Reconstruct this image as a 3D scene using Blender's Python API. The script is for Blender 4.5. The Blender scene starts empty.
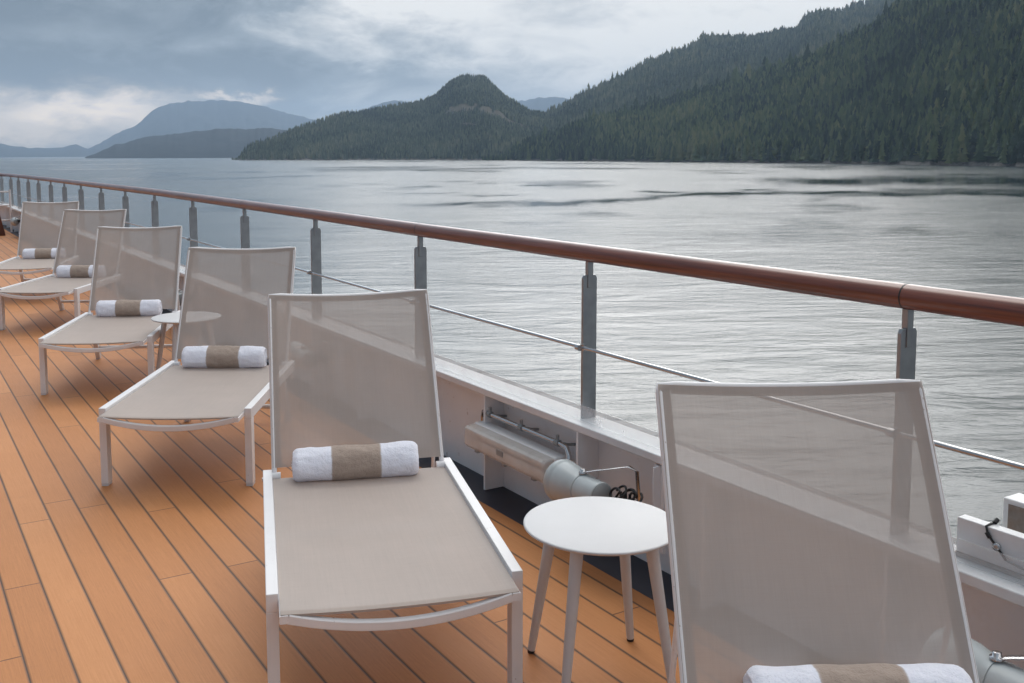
import bpy, bmesh, math, random
import numpy as np
from mathutils import Vector, Matrix, noise as mnoise

random.seed(7)
rng = np.random.default_rng(11)
S = bpy.context.scene
COL = S.collection
R = math.radians
EYE = 1.4946                      # eye above the deck
WATER_Z = EYE - 18.0              # the deck stands well above the sea

# ------------------------------------------------------------------ helpers
class MB:
    """collects shapes, then links them as ONE mesh object"""
    def __init__(self):
        self.v = []; self.f = []; self.m = []; self.s = []
    def add(self, vs, fs, mi=0, smooth=False):
        b = len(self.v)
        self.v += [tuple(p) for p in vs]
        for q in fs:
            self.f.append(tuple(i + b for i in q)); self.m.append(mi); self.s.append(smooth)
    def box(self, x0, x1, y0, y1, z0, z1, mi=0):
        vs = [(x, y, z) for x in (x0, x1) for y in (y0, y1) for z in (z0, z1)]
        fs = [(0, 1, 3, 2), (4, 6, 7, 5), (0, 4, 5, 1), (2, 3, 7, 6), (0, 2, 6, 4), (1, 5, 7, 3)]
        self.add(vs, fs, mi)
    def hexa(self, a, b, mi=0):
        """a, b: two matching quads"""
        self.add(list(a) + list(b), [(3, 2, 1, 0), (4, 5, 6, 7), (0, 1, 5, 4), (1, 2, 6, 5), (2, 3, 7, 6), (3, 0, 4, 7)], mi)
    def tube(self, path, r, n=12, mi=0, caps=True, up=None, closed=False, sq=False):
        P = [Vector(p) for p in path]; N = len(P)
        rs = r if isinstance(r, (list, tuple)) else [r] * N
        rings = []; prev = None
        for i in range(N):
            if closed: t = P[(i + 1) % N] - P[i - 1]
            else: t = (P[min(i + 1, N - 1)] - P[max(i - 1, 0)])
            t.normalize()
            if prev is None:
                u = Vector(up) if up else (Vector((0, 0, 1)) if abs(t.z) < .9 else Vector((1, 0, 0)))
            else: u = prev
            u = (u - t * u.dot(t)).normalized(); prev = u
            w = t.cross(u)
            rr = rs[i]; ru, rw = rr if isinstance(rr, (tuple, list)) else (rr, rr)
            if sq:
                rings.append([P[i] + u * (ru * a) + w * (rw * b) for a, b in ((1, -.8), (1, .8), (.8, 1), (-.8, 1), (-1, .8), (-1, -.8), (-.8, -1), (.8, -1))]); continue
            rings.append([P[i] + u * (ru * math.cos(2 * math.pi * k / n)) + w * (rw * math.sin(2 * math.pi * k / n)) for k in range(n)])
        if sq: n = 8
        vs = [p for g in rings for p in g]; fs = []
        M = N if closed else N - 1
        for i in range(M):
            j = (i + 1) % N
            for k in range(n):
                k2 = (k + 1) % n
                fs.append((i * n + k, i * n + k2, j * n + k2, j * n + k))
        self.add(vs, fs, mi, not sq)
        if caps and not closed:
            b = len(vs)
            self.add(rings[0], [tuple(range(n - 1, -1, -1))], mi); self.add(rings[-1], [tuple(range(n))], mi)
    def lathe(self, prof, o, d, n=32, mi=0):
        """prof: list of (distance along d, radius)"""
        d = Vector(d).normalized(); u = Vector((0, 0, 1)) if abs(d.z) < .95 else Vector((1, 0, 0)); u = (u - d * u.dot(d)).normalized(); w = d.cross(u); o = Vector(o)
        vs = []
        for h, r in prof:
            for k in range(n):
                a = 2 * math.pi * k / n
                vs.append(o + d * h + u * (r * math.cos(a)) + w * (r * math.sin(a)))
        fs = []
        for i in range(len(prof) - 1):
            for k in range(n):
                k2 = (k + 1) % n
                fs.append((i * n + k, i * n + k2, (i + 1) * n + k2, (i + 1) * n + k))
        self.add(vs, fs, mi, True)
        self.add(vs[:n], [tuple(range(n - 1, -1, -1))], mi)
        self.add(vs[-n:], [tuple(range(n))], mi)
    def build(self, name, mats, parent=None, bevel=0, seg=2, autosmooth=True):
        me = bpy.data.meshes.new(name)
        me.from_pydata(self.v, [], self.f)
        me.update()
        for m in (mats if isinstance(mats, (list, tuple)) else [mats]): me.materials.append(m)
        me.polygons.foreach_set('material_index', self.m)
        me.polygons.foreach_set('use_smooth', self.s)
        bm = bmesh.new(); bm.from_mesh(me); bmesh.ops.recalc_face_normals(bm, faces=bm.faces)
        if bevel:
            bmesh.ops.remove_doubles(bm, verts=bm.verts, dist=1e-5)
            ed = [e for e in bm.edges if len(e.link_faces) == 2 and e.calc_face_angle(0) > .6]
            rb = bmesh.ops.bevel(bm, geom=ed, offset=bevel, segments=seg, affect='EDGES', profile=.6, clamp_overlap=True)
            for f in rb['faces']: f.smooth = True
        bm.to_mesh(me); bm.free()
        o = bpy.data.objects.new(name, me); COL.objects.link(o)
        if parent: o.parent = parent
        return o

def empty(name, loc=(0, 0, 0), rz=0):
    o = bpy.data.objects.new(name, None); COL.objects.link(o)
    o.location = loc; o.rotation_euler = (0, 0, rz); o.empty_display_size = .1
    return o
def tag(o, label=None, cat=None, group=None, kind=None):
    if label: o['label'] = label
    if cat: o['category'] = cat
    if group: o['group'] = group
    if kind: o['kind'] = kind
    return o
def copy_tree(o, parent=None):
    c = o.copy(); COL.objects.link(c)
    if parent is not None: c.parent = parent
    for ch in list(o.children): copy_tree(ch, c)
    return c
def child(o, name):
    for c in o.children:
        if c.name.split('.')[0] == name: return c

# ------------------------------------------------------------------ materials
class NT:
    def __init__(self, tree): self.t = tree; self.n = tree.nodes; self.l = tree.links
    def node(self, kind, **kw):
        x = self.n.new(kind)
        for k, v in kw.items(): setattr(x, k, v)
        return x
    def put(self, sock, v):
        if hasattr(v, 'is_linked') or hasattr(v, 'links'): self.l.new(v, sock)
        elif v is not None: sock.default_value = v
    def math(self, op, a, b=None, c=None, clamp=False):
        x = self.node('ShaderNodeMath', operation=op, use_clamp=clamp)
        for i, v in enumerate((a, b, c)):
            if v is not None: self.put(x.inputs[i], v)
        return x.outputs[0]
    def noise(self, vec, scale, detail=4, rough=.55, dist=0, dim='3D'):
        x = self.node('ShaderNodeTexNoise', noise_dimensions=dim)
        self.put(x.inputs['Vector'], vec); x.inputs['Scale'].default_value = scale
        x.inputs['Detail'].default_value = detail; x.inputs['Roughness'].default_value = rough; x.inputs['Distortion'].default_value = dist
        return x.outputs['Fac']
    def mapping(self, vec, scale=(1, 1, 1), rot=(0, 0, 0), loc=(0, 0, 0), kind='POINT'):
        x = self.node('ShaderNodeMapping', vector_type=kind); self.put(x.inputs['Vector'], vec)
        x.inputs['Scale'].default_value = scale; x.inputs['Rotation'].default_value = rot; x.inputs['Location'].default_value = loc
        return x.outputs[0]
    def ramp(self, fac, stops, interp='LINEAR'):
        x = self.node('ShaderNodeValToRGB'); x.color_ramp.interpolation = interp
        e = x.color_ramp.elements
        while len(e) < len(stops): e.new(.5)
        for i, (p, c) in enumerate(stops):
            e[i].position = p
            e[i].color = (c, c, c, 1) if isinstance(c, (int, float)) else (*c, 1)
        self.put(x.inputs[0], fac); return x.outputs[0]
    def mix(self, fac, a, b, blend='MIX'):
        x = self.node('ShaderNodeMix', data_type='RGBA', blend_type=blend)
        self.put(x.inputs[0], fac)
        for s, v in ((x.inputs[6], a), (x.inputs[7], b)):
            self.put(s, (*v, 1) if isinstance(v, tuple) and len(v) == 3 else v)
        return x.outputs[2]
    def bump(self, h, strength=.3, dist=.01, normal=None):
        x = self.node('ShaderNodeBump'); self.put(x.inputs['Height'], h)
        self.put(x.inputs['Strength'], strength); x.inputs['Distance'].default_value = dist
        if normal is not None: self.put(x.inputs['Normal'], normal)
        return x.outputs[0]
def mat(name):
    m = bpy.data.materials.new(name); m.use_nodes = True
    nt = NT(m.node_tree); p = m.node_tree.nodes['Principled BSDF']
    return m, nt, p
def obj_co(nt): return nt.node('ShaderNodeTexCoord').outputs['Object']
def world_co(nt): return nt.node('ShaderNodeNewGeometry').outputs['Position']

def simple(name, col, rough=.5, metal=0, var=.06, scale=9., bump=0, bscale=60., coat=0, dirt=None, specks=None):
    m, nt, p = mat(name); co = obj_co(nt)
    f = nt.noise(co, scale, 5, .6)
    lo = tuple(c * (1 - var) for c in col); hi = tuple(min(1, c * (1 + var)) for c in col)
    c = nt.ramp(f, [(.3, lo), (.7, hi)])
    if dirt:
        g = nt.ramp(nt.noise(co, 3.1, 6, .7), [(.55, 0.), (.72, 1.)])
        c = nt.mix(nt.math('MULTIPLY', g, dirt[1]), c, dirt[0])
    if specks:
        k = nt.math('MULTIPLY', nt.ramp(nt.noise(co, specks[1], 2, .5), [(.69, 0.), (.73, 1.)]), nt.ramp(nt.noise(co, 4, 3), [(.45, 0.), (.6, 1.)]))
        c = nt.mix(nt.math('MULTIPLY', k, specks[2]), c, specks[0])
    nt.put(p.inputs['Base Color'], c)
    nt.put(p.inputs['Roughness'], nt.math('MULTIPLY_ADD', f, .16, rough - .08))
    p.inputs['Metallic'].default_value = metal
    if coat: p.inputs['Coat Weight'].default_value = coat
    if bump: nt.put(p.inputs['Normal'], nt.bump(nt.noise(co, bscale, 3), bump, .002))
    return m

M = {}
M['table'] = simple('table_enamel', (.60, .595, .605), .5, var=.03, bump=.06, bscale=160, dirt=((.45, .42, .39), .12))
M['white'] = simple('white_powder_coat', (.77, .755, .765), .45, var=.03, bump=.08, bscale=220, dirt=((.55, .5, .46), .16), specks=((.30, .19, .12), 85, .7))
M['white_foot'] = simple('pale_plastic', (.62, .62, .63), .5)
M['white_wall'] = simple('white_ship_paint', (.83, .85, .88), .33, var=.04, scale=3, bump=.12, bscale=7, dirt=((.55, .52, .49), .25), specks=((.34, .24, .17), 26, .4))
M['sill'] = simple('white_sill_paint', (.76, .76, .77), .42, var=.07, scale=5, bump=.06, bscale=40, dirt=((.52, .49, .46), .22))
M['steel'] = simple('brushed_steel', (.36, .37, .385), .42, 1, var=.12, scale=14)
M['steel_tube'] = simple('polished_steel', (.55, .55, .56), .22, 1, var=.06)
M['dark'] = simple('black_rubber', (.018, .018, .02), .55)
M['grey_paint'] = simple('pale_grey_enamel', (.47, .51, .52), .38, var=.05, scale=16, bump=.05, bscale=90)
M['grey_dark'] = simple('mid_grey_enamel', (.27, .29, .30), .45, var=.06)
M['cream'] = simple('aged_cream_plastic', (.60, .53, .44), .3, var=.12, scale=14, dirt=((.42, .33, .24), .3))
M['cream_housing'] = simple('cream_housing', (.78, .77, .77), .45, var=.06, dirt=((.4, .35, .3), .35))
M['rust'] = simple('rusty_inside', (.30, .26, .23), .75, var=.35, scale=12, bump=.3, dirt=((.22, .10, .05), .8))
M['brown'] = simple('dark_varnished_wood', (.10, .035, .022), .4, var=.2)

def make_fabric(name, col, trans, glow=.2):
    m, nt, p = mat(name); co = obj_co(nt)
    th = nt.noise(nt.mapping(co, (420, 10, 10)), 1, 2, .5)       # warp threads
    tw = nt.noise(nt.mapping(co, (10, 420, 10)), 1, 2, .5)
    big = nt.noise(co, 5, 4, .6)
    run = nt.noise(nt.mapping(co, (95, 2.5, 4)), 1, 3, .6)
    w = nt.math('ADD', nt.math('MULTIPLY', th, .55), nt.math('MULTIPLY', tw, .45))
    k = nt.math('MULTIPLY_ADD', w, .36, .82)
    k2 = nt.math('MULTIPLY', nt.math('MULTIPLY', k, nt.math('MULTIPLY_ADD', run, .07, .965)), nt.math('MULTIPLY_ADD', big, .16, .92))
    c = nt.mix(1., (col[0], col[1], col[2]), nt.node('ShaderNodeCombineColor').outputs[0], 'MULTIPLY')
    cc = nt.n[-1] if False else None
    comb = [x for x in nt.n if x.bl_idname == 'ShaderNodeCombineColor'][0]
    for i in range(3): nt.put(comb.inputs[i], k2)
    nt.put(p.inputs['Base Color'], c); p.inputs['Roughness'].default_value = .7
    p.inputs['Specular IOR Level'].default_value = .3
    nt.put(p.inputs['Normal'], nt.bump(w, .25, .001))
    if trans:
        tr = nt.node('ShaderNodeBsdfTransparent'); tr.inputs[0].default_value = (.97, .95, .94, 1)
        tl = nt.node('ShaderNodeBsdfTranslucent'); nt.put(tl.inputs[0], c)
        ms0 = nt.node('ShaderNodeMixShader'); ms0.inputs[0].default_value = glow
        nt.l.new(p.outputs[0], ms0.inputs[1]); nt.l.new(tl.outputs[0], ms0.inputs[2])
        ms = nt.node('ShaderNodeMixShader')
        nt.put(ms.inputs[0], nt.math('MULTIPLY_ADD', w, .16, trans - .08))
        nt.l.new(ms0.outputs[0], ms.inputs[1]); nt.l.new(tr.outputs[0], ms.inputs[2])
        nt.l.new(ms.outputs[0], nt.n['Material Output'].inputs[0])
    return m
M['sling'] = make_fabric('taupe_mesh_sling', (.49, .43, .395), .22)
M['sling_seat'] = make_fabric('taupe_mesh_seat', (.455, .395, .362), .04, .05)
M['hem'] = make_fabric('taupe_double_hem', (.45, .38, .34), .07)

def make_towel():
    m, nt, p = mat('terry_towel'); co = obj_co(nt)
    sep = nt.node('ShaderNodeSeparateXYZ'); nt.put(sep.inputs[0], co)
    x = nt.math('ADD', sep.outputs[0], nt.math('MULTIPLY_ADD', nt.noise(co, 40, 3), .008, -.004))
    band = nt.ramp(nt.math('ABSOLUTE', x), [(.0855, 1.), (.0885, 0.)])
    f = nt.noise(co, 210, 3, .65); g = nt.noise(co, 38, 4, .6)
    white = nt.mix(g, (.85, .86, .97), (.92, .92, .99))
    tau = nt.mix(g, (.37, .285, .235), (.48, .385, .325))
    c = nt.mix(band, white, tau)
    c = nt.mix(nt.math('MULTIPLY', nt.ramp(f, [(.3, 1.), (.5, 0.)]), .05), c, (.4, .37, .37))
    nt.put(p.inputs['Base Color'], c); p.inputs['Roughness'].default_value = .95
    p.inputs['Specular IOR Level'].default_value = .1; p.inputs['Sheen Weight'].default_value = .25
    nt.put(p.inputs['Normal'], nt.bump(nt.math('ADD', f, nt.math('MULTIPLY', g, 2.4)), .55, .005))
    return m
M['towel'] = make_towel()

def make_deck():
    m, nt, p = mat('teak_deck'); co = world_co(nt)
    sep = nt.node('ShaderNodeSeparateXYZ'); nt.put(sep.inputs[0], co); X, Y = sep.outputs[0], sep.outputs[1]
    W = .12
    u = nt.math('DIVIDE', nt.math('SUBTRACT', X, .298 - W * 200), W)
    idx = nt.math('FLOOR', u); fr = nt.math('SUBTRACT', u, idx)
    d = nt.math('MULTIPLY', nt.math('ABSOLUTE', nt.math('SUBTRACT', nt.math('FRACT', nt.math('ADD', u, .5)), .5)), W)   # distance to the seam
    wn = nt.node('ShaderNodeTexWhiteNoise', noise_dimensions='1D'); nt.put(wn.inputs['W'], idx)
    L = 2.3
    v = nt.math('DIVIDE', nt.math('ADD', Y, nt.math('MULTIPLY', wn.outputs['Value'], L * 7.3)), L)
    vi = nt.math('FLOOR', v)
    dv = nt.math('MULTIPLY', nt.math('ABSOLUTE', nt.math('SUBTRACT', nt.math('FRACT', nt.math('ADD', v, .5)), .5)), L)
    wn2 = nt.node('ShaderNodeTexWhiteNoise', noise_dimensions='2D')
    cb = nt.node('ShaderNodeCombineXYZ'); nt.put(cb.inputs[0], idx); nt.put(cb.inputs[1], vi); nt.put(wn2.inputs['Vector'], cb.outputs[0])
    grain = nt.noise(nt.mapping(co, (260, 5, 1)), 1, 4, .6)
    fine = nt.noise(nt.mapping(co, (900, 40, 1)), 1, 2, .6)
    blot = nt.noise(co, 2.2, 5, .6)
    f = nt.math('ADD', nt.math('MULTIPLY', grain, .42), nt.math('ADD', nt.math('MULTIPLY', fine, .28), nt.math('MULTIPLY', wn2.outputs['Value'], .30)))
    c = nt.ramp(f, [(.24, (.385, .156, .053)), (.5, (.535, .222, .078)), (.76, (.64, .290, .114))])
    c = nt.mix(nt.math('MULTIPLY', nt.ramp(blot, [(.4, 0.), (.75, 1.)]), .2), c, (.40, .19, .095))
    grime = nt.ramp(nt.noise(co, 14, 5, .7), [(.62, 0.), (.8, 1.)])
    c = nt.mix(nt.math('MULTIPLY', grime, .22), c, (.2, .12, .08))
    drop = nt.ramp(nt.noise(co, 47, 3, .5), [(.70, 0.), (.76, 1.)])
    c = nt.mix(nt.math('MULTIPLY', drop, .22), c, (.22, .11, .06))
    seam = nt.ramp(d, [(.0033, 1.), (.0044, 0.)])
    joint = nt.ramp(dv, [(.0012, 1.), (.0022, 0.)])
    s = nt.math('MAXIMUM', seam, joint)
    c = nt.mix(s, c, (.045, .036, .033))
    nt.put(p.inputs['Base Color'], c)
    nt.put(p.inputs['Roughness'], nt.math('MULTIPLY_ADD', blot, .2, .48))
    p.inputs['Specular IOR Level'].default_value = .32
    h = nt.math('SUBTRACT', nt.math('MULTIPLY', fine, .15), s)
    nt.put(p.inputs['Normal'], nt.bump(h, .35, .003))
    return m
M['deck'] = make_deck()
M['waterway'] = simple('dark_blue_deck_paint', (.022, .027, .042), .5, var=.25, scale=7, bump=.15, bscale=60, dirt=((.06, .06, .065), .5))

def make_handrail():
    m, nt, p = mat('varnished_mahogany'); co = world_co(nt)
    g = nt.noise(nt.mapping(co, (70, 2.2, 70)), 1, 5, .6)
    c = nt.ramp(g, [(.3, (.095, .022, .012)), (.5, (.18, .046, .024)), (.72, (.27, .084, .048))])
    nt.put(p.inputs['Base Color'], c)
    nt.put(p.inputs['Roughness'], nt.math('MULTIPLY_ADD', nt.noise(co, 5, 4), .2, .36))
    p.inputs['Coat Weight'].default_value = .7; p.inputs['Coat Roughness'].default_value = .2
    nt.put(p.inputs['Normal'], nt.bump(g, .08, .002))
    return m
M['handrail'] = make_handrail()

# ------------------------------------------------------------------ camera
cam = bpy.data.objects.new('camera', bpy.data.cameras.new('camera')); COL.objects.link(cam)
rx = Vector((.858492, -.512818, -.003132)); dn = Vector((-.051695, -.080463, -.995416)); fw = Vector((.510215, .854719, -.095587))
cam.matrix_world = Matrix(((rx.x, -dn.x, -fw.x, 0), (rx.y, -dn.y, -fw.y, 0), (rx.z, -dn.z, -fw.z, EYE), (0, 0, 0, 1)))
cam.data.sensor_width = 36; cam.data.lens = 993.348 * 36 / 1024
cam.data.shift_x = (512 - 473.006) / 1024; cam.data.shift_y = (249.879 - 341.5) / 1024
cam.data.clip_start = .05; cam.data.clip_end = 120000
S.camera = cam

# ------------------------------------------------------------------ deck and ship side
DX0, DY0, DY1 = -7.0, -4.0, 23.2
def edge(d, n=14):
    """plan of the deck edge moved d outboard of the rail line: straight, a rounded corner, then across the stern"""
    P = [(RX + d, y) for y in np.linspace(DY0, DY1, 30)]
    P += [(RX - 3 + (3 + d) * math.cos(a), DY1 + (3 + d) * math.sin(a)) for a in np.linspace(0, math.pi / 2, n)[1:]]
    return P + [(x, DY1 + 3 + d) for x in np.linspace(RX - 3.4, DX0, 8)]
def strip(m, d0, d1, z0, z1):
    A, B = edge(d0), edge(d1); n = len(A)
    m.add([(x, y, z) for z in (z0, z1) for P in (A, B) for x, y in P],
          [q for i in range(n - 1) for q in ((i, i + 1, n + i + 1, n + i), (2 * n + i, 3 * n + i, 3 * n + i + 1, 2 * n + i + 1), (i, 2 * n + i, 2 * n + i + 1, i + 1), (n + i, n + i + 1, 3 * n + i + 1, 3 * n + i))]
          + [(0, n, 3 * n, 2 * n), (n - 1, 3 * n - 1, 4 * n - 1, 2 * n - 1)])
def slab(m, d, z0, z1):
    P = edge(d) + [(DX0, DY0)]; n = len(P)
    m.add([(x, y, z0) for x, y in P] + [(x, y, z1) for x, y in P], [tuple(range(n - 1, -1, -1)), tuple(range(n, 2 * n))] + [(i, (i + 1) % n, (i + 1) % n + n, i + n) for i in range(n)])
RX = 2.345
m = MB(); slab(m, -.18, -.03, 0); tag(m.build('deck', M['deck']), kind='structure')
m = MB(); strip(m, -.1795, .012, -.03, -.002); tag(m.build('waterway', M['waterway']), kind='structure')
m = MB(); slab(m, .047, WATER_Z - .6, -.032); tag(m.build('hull', M['white_wall']), kind='structure')

bul = tag(empty('bulwark', (2.36, 0, 0)), 'low white steel bulwark with a flat sill along the deck edge', 'bulwark')
def at_origin(o, loc):
    """child meshes are modelled in world coordinates; shift them under a parent at loc"""
    o.location = tuple(-c for c in loc); return o
BL = (2.36, 0, 0)
m = MB(); strip(m, .013, .045, -.02, .432); at_origin(m.build('wall_panel', M['white_wall'], bul), BL)
m = MB(); strip(m, -.095, .053, .434, .464); at_origin(m.build('sill', M['sill'], bul, bevel=.004), BL)
gm, nt, p = mat('clear_acrylic'); p.inputs['Base Color'].default_value = (.75, .76, .77, 1); p.inputs['Roughness'].default_value = .25
nt.put(p.inputs['Alpha'], nt.math('MULTIPLY_ADD', nt.noise(world_co(nt), 6, 4), .14, .24))
m = MB(); strip(m, -.049, -.045, .4645, .524); at_origin(m.build('splash_strip', gm, bul), BL)
for k in range(-4, 40):
    y = 3.69 - .685 * 4 + .685 * k
    if y > DY1 - .1 or y < DY0 + .3: continue
    m = MB(); m.box(2.258, 2.3575, y - .006, y + .006, 0, .4335)
    at_origin(m.build('stiffener', M['white_wall'], bul), BL)

# ------------------------------------------------------------------ railing
def rail_z(y): return float(np.interp(y, [-4, 1.6, 4.5, 5.9, 10, 17, 20, 24, 30], [1.113, 1.113, 1.115, 1.123, 1.134, 1.118, 1.108, 1.092, 1.075]))
rail = tag(empty('railing', (RX, 0, .456)), 'ship railing of steel posts under a round varnished wooden handrail', 'railing')
RL = (RX, 0, .456)
ys = list(np.linspace(DY0 + .2, 23.0, 60)); path = [(RX, y, rail_z(y)) for y in ys]
path += [(x, y, rail_z(25)) for x, y in edge(0)[30:]]
m = MB(); m.tube(path, .0345, 20); at_origin(m.build('handrail', M['handrail'], rail), RL)
for y in (1.665, 4.45, 7.25, 12.85):
    m = MB(); m.tube([(RX, y - .0022, rail_z(y)), (RX, y + .0022, rail_z(y))], .0348, 24)
    at_origin(m.build('joint_ring', M['dark'], rail), RL)
mp = [(RX - .037, y, rail_z(y) - .365) for y in ys] + [(x, y, rail_z(25) - .365) for x, y in edge(-.037)[30:]]
m = MB(); m.tube(mp, .0075, 12); at_origin(m.build('mid_rail', M['steel_tube'], rail), RL)
py = [-2.54, -1.14, .26, 1.66, 3.05, 4.45, 5.86, 7.27, 8.70, 10.10, 11.46, 12.85, 14.27, 15.66, 17.01, 18.42, 19.77, 21.24, 22.53]
posts = [(RX, y, 0) for y in py]
for k in (.12, .4, .68, .95):
    a = k * math.pi / 2; posts.append((RX - 3 * (1 - math.cos(a)), DY1 + 3 * math.sin(a), a))
posts += [(x, DY1 + 3, math.pi / 2) for x in (-1.9, -3.3, -4.7, -6.1)]
for x, y, a in posts:
    zt = rail_z(min(y, 25))
    m = MB()
    z1 = zt - .085
    prof = [(-.033, .4645), (.033, .4645), (.033, z1 - .012), (.026, z1), (-.026, z1), (-.033, z1 - .012)]
    m.add([(px, -.006, pz) for px, pz in prof] + [(px, .006, pz) for px, pz in prof],
          [tuple(range(5, -1, -1)), tuple(range(6, 12))] + [(i, (i + 1) % 6, (i + 1) % 6 + 6, i + 6) for i in range(6)])
    p = m.build('post', M['steel'], rail, bevel=.0012)
    p.location = (x - RL[0], y, -RL[2]); p.rotation_euler.z = a
    m = MB(); m.box(-.0125, .0125, -.0092, .0092, zt - .135, zt - .033)
    s = m.build('stem', M['steel'], p, bevel=.001)
    if y < 12:
        m = MB(); m.tube([(-.049, -.010, zt - .365), (-.049, .010, zt - .365)], .013, 14)
        for dy in (-.015,): m.tube([(-.037, dy, zt - .377), (-.037, dy + .001, zt - .353)], .006, 8)
        m.build('bolt', M['steel_tube'], p)

# ------------------------------------------------------------------ sun loungers
W2, LS, LB = .345, 1.0, .695
def box_beam(m, a, b, w, h):
    """rectangular tube from a to b: w across x, h across the other way"""
    a = Vector(a); b = Vector(b); t = (b - a).normalized(); x = Vector((1, 0, 0)); n = t.cross(x).normalized()
    q = lambda c: [c - x * w / 2 - n * h / 2, c + x * w / 2 - n * h / 2, c + x * w / 2 + n * h / 2, c - x * w / 2 + n * h / 2]
    m.hexa(q(a), q(b))
def make_lounger():
    root = empty('sun_lounger')
    for s in (-1, 1):
        m = MB(); m.box(s * W2 - .016 - .016 * s, s * W2 + .016 - .016 * s, 0, 1.05, .31, .36)
        m.build('side_rail', M['white'], root, bevel=.002)
        m = MB(); m.box(s * W2 - .016 - .016 * s, s * W2 + .016 - .016 * s, .0003, .05, .012, .3098)
        lg = m.build('leg', M['white'], root, bevel=.0015)
        m = MB(); m.box(s * W2 - .015 - .016 * s, s * W2 + .015 - .016 * s, .001, .049, 0, .0115); m.build('foot_pad', M['white_foot'], lg)
        m = MB(); xx = s * (W2 - .062)
        box_beam(m, (xx, .965, .322), (xx, 1.120, .012), .030, .045)
        lg = m.build('leg', M['white'], root, bevel=.002)
        m = MB(); m.box(xx - .013, xx + .013, 1.097, 1.145, 0, .0135); m.build('foot_pad', M['white_foot'], lg)
    m = MB(); m.tube([(-W2 + .075, 1.083, .09), (W2 - .075, 1.083, .09)], .0135, 12); m.build('stretcher', M['white'], root)
    # inner frame that carries the sling, its front bar bowed downwards
    m = MB(); xi = W2 - .0435
    n = 22
    for sd in (-1, 1): m.tube([(sd * xi, 1.0, .334), (sd * xi, -.100, .334)], [(.0105, .0115)] * 2, sq=True)
    path = []
    for k in range(n + 1):
        t = k / n; x = -xi + .0118 + (2 * xi - .0236) * t; q = 1 - (2 * t - 1) ** 2
        path.append((x, -.089 - .014 * q, .333 - .036 * q))
    m.tube(path, [(.0125, .0105)] * len(path), sq=True, up=(0, 0, 1)); m.build('sling_frame', M['white'], root)
    # seat sling
    m = MB(); nx, ny = 16, 26; y0, y1 = -.095, .985
    for j in range(ny + 1):
        for i in range(nx + 1):
            u = 2 * i / nx - 1; y = y0 + (y1 - y0) * j / ny
            q = (1 - u * u); e = 1 - math.exp(-((y1 - y) / .18))
            m.v.append((u * (xi + .009), y, .3462 - .009 * q * e))
    for j in range(ny):
        for i in range(nx):
            a = j * (nx + 1) + i; m.f.append((a, a + 1, a + nx + 2, a + nx + 1)); m.m.append(0); m.s.append(True)
    seat = m.build('seat_sling', M['sling_seat'], root)
    m = MB()                                                       # turned front hem
    for (ya, yb, zz) in ((y0 - .001, y0 + .022, .0012),):
        nn = 16
        vs = []
        for i in range(nn + 1):
            u = 2 * i / nn - 1; z = .3462 - .009 * (1 - u * u)
            vs += [(u * (xi + .008), ya, z - .005), (u * (xi + .008), ya, z + zz), (u * (xi + .008), yb, z + zz)]
        fs = []
        for i in range(nn):
            a = i * 3; fs += [(a, a + 3, a + 4, a + 1), (a + 1, a + 4, a + 5, a + 2)]
        m.add(vs, fs, 0, False)
    m.build('front_hem', M['hem'], seat)
    for s in (-1, 1):                                              # hinge blocks
        m = MB(); m.tube([(s * (W2 - .031), LS, .347), (s * (W2 - .062), LS, .347)], .0165, 16)
        h = m.build('hinge', M['white'], root)
        m = MB(); m.tube([(s * (W2 + .0005), 1.015, .335), (s * (W2 + .0035), 1.015, .335)], .008, 12); m.build('bolt', M['steel_tube'], h)
    # backrest in its own frame: x across, y up the back, pivot at the origin
    back = empty('backrest', (0, LS, .347)); back.parent = root
    xb0, xb1 = W2 - .040, W2 - .040 - .001
    xs = lambda t: xb0 + (xb1 - xb0) * t
    m = MB(); path = [(-xs(0), 0, 0), (-xs(.5), LB * .5, 0), (-xs(.97), LB * .97, -.001), (-xs(1), LB * .993, -.003)]
    for k in range(1, 18):
        t = k / 18; q = 1 - (2 * t - 1) ** 2; path.append((-xs(1) + .008 + (2 * xs(1) - .016) * t, LB, -.004 - .036 * q))
    path += [(xs(1), LB * .993, -.003), (xs(.97), LB * .97, -.001), (xs(.5), LB * .5, 0), (xs(0), 0, 0)]
    m.tube(path, .0092, 12, up=(0, 0, 1)); m.build('back_frame', M['white'], back)
    def zz(u, t): return .0035 - .036 * (1 - u * u) * max(0, t) ** 3 - .004 * (1 - u * u)
    m = MB(); nx, ny = 20, 24
    for j in range(ny + 1):
        for i in range(nx + 1):
            t = .045 + (.997 - .045) * j / ny; u = 2 * i / nx - 1
            m.v.append((u * (xs(t) + .0042), t * LB, zz(u, t) + .005))
    for j in range(ny):
        for i in range(nx):
            a = j * (nx + 1) + i; m.f.append((a, a + 1, a + nx + 2, a + nx + 1)); m.m.append(0); m.s.append(True)
    sl = m.build('back_sling', M['sling'], back)
    for s in (-1, 1):
        m = MB(); vs = []; fs = []
        for j in range(ny + 1):
            t = .047 + (.996 - .047) * j / ny
            for k in range(3):
                x = s * (xs(t) + .0042 - .0155 * k); u = x / (xs(t) + .004)
                vs.append((x, t * LB, zz(max(-1, min(1, u)), t) - .0035))
        for j in range(ny):
            for k in range(2):
                a = j * 3 + k; fs.append((a, a + 1, a + 4, a + 3))
        m.add(vs, fs, 0, True); m.build('hem', M['hem'], sl)
    m = MB(); vs = []; fs = []
    for i in range(nx + 1):
        u = 2 * i / nx - 1
        for k in range(2):
            t = .995 - .028 * k; vs.append((u * (xs(t) - .027), t * LB, zz(u, t) - .0035))
    for i in range(nx): fs.append((2 * i, 2 * i + 1, 2 * i + 3, 2 * i + 2))
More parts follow.
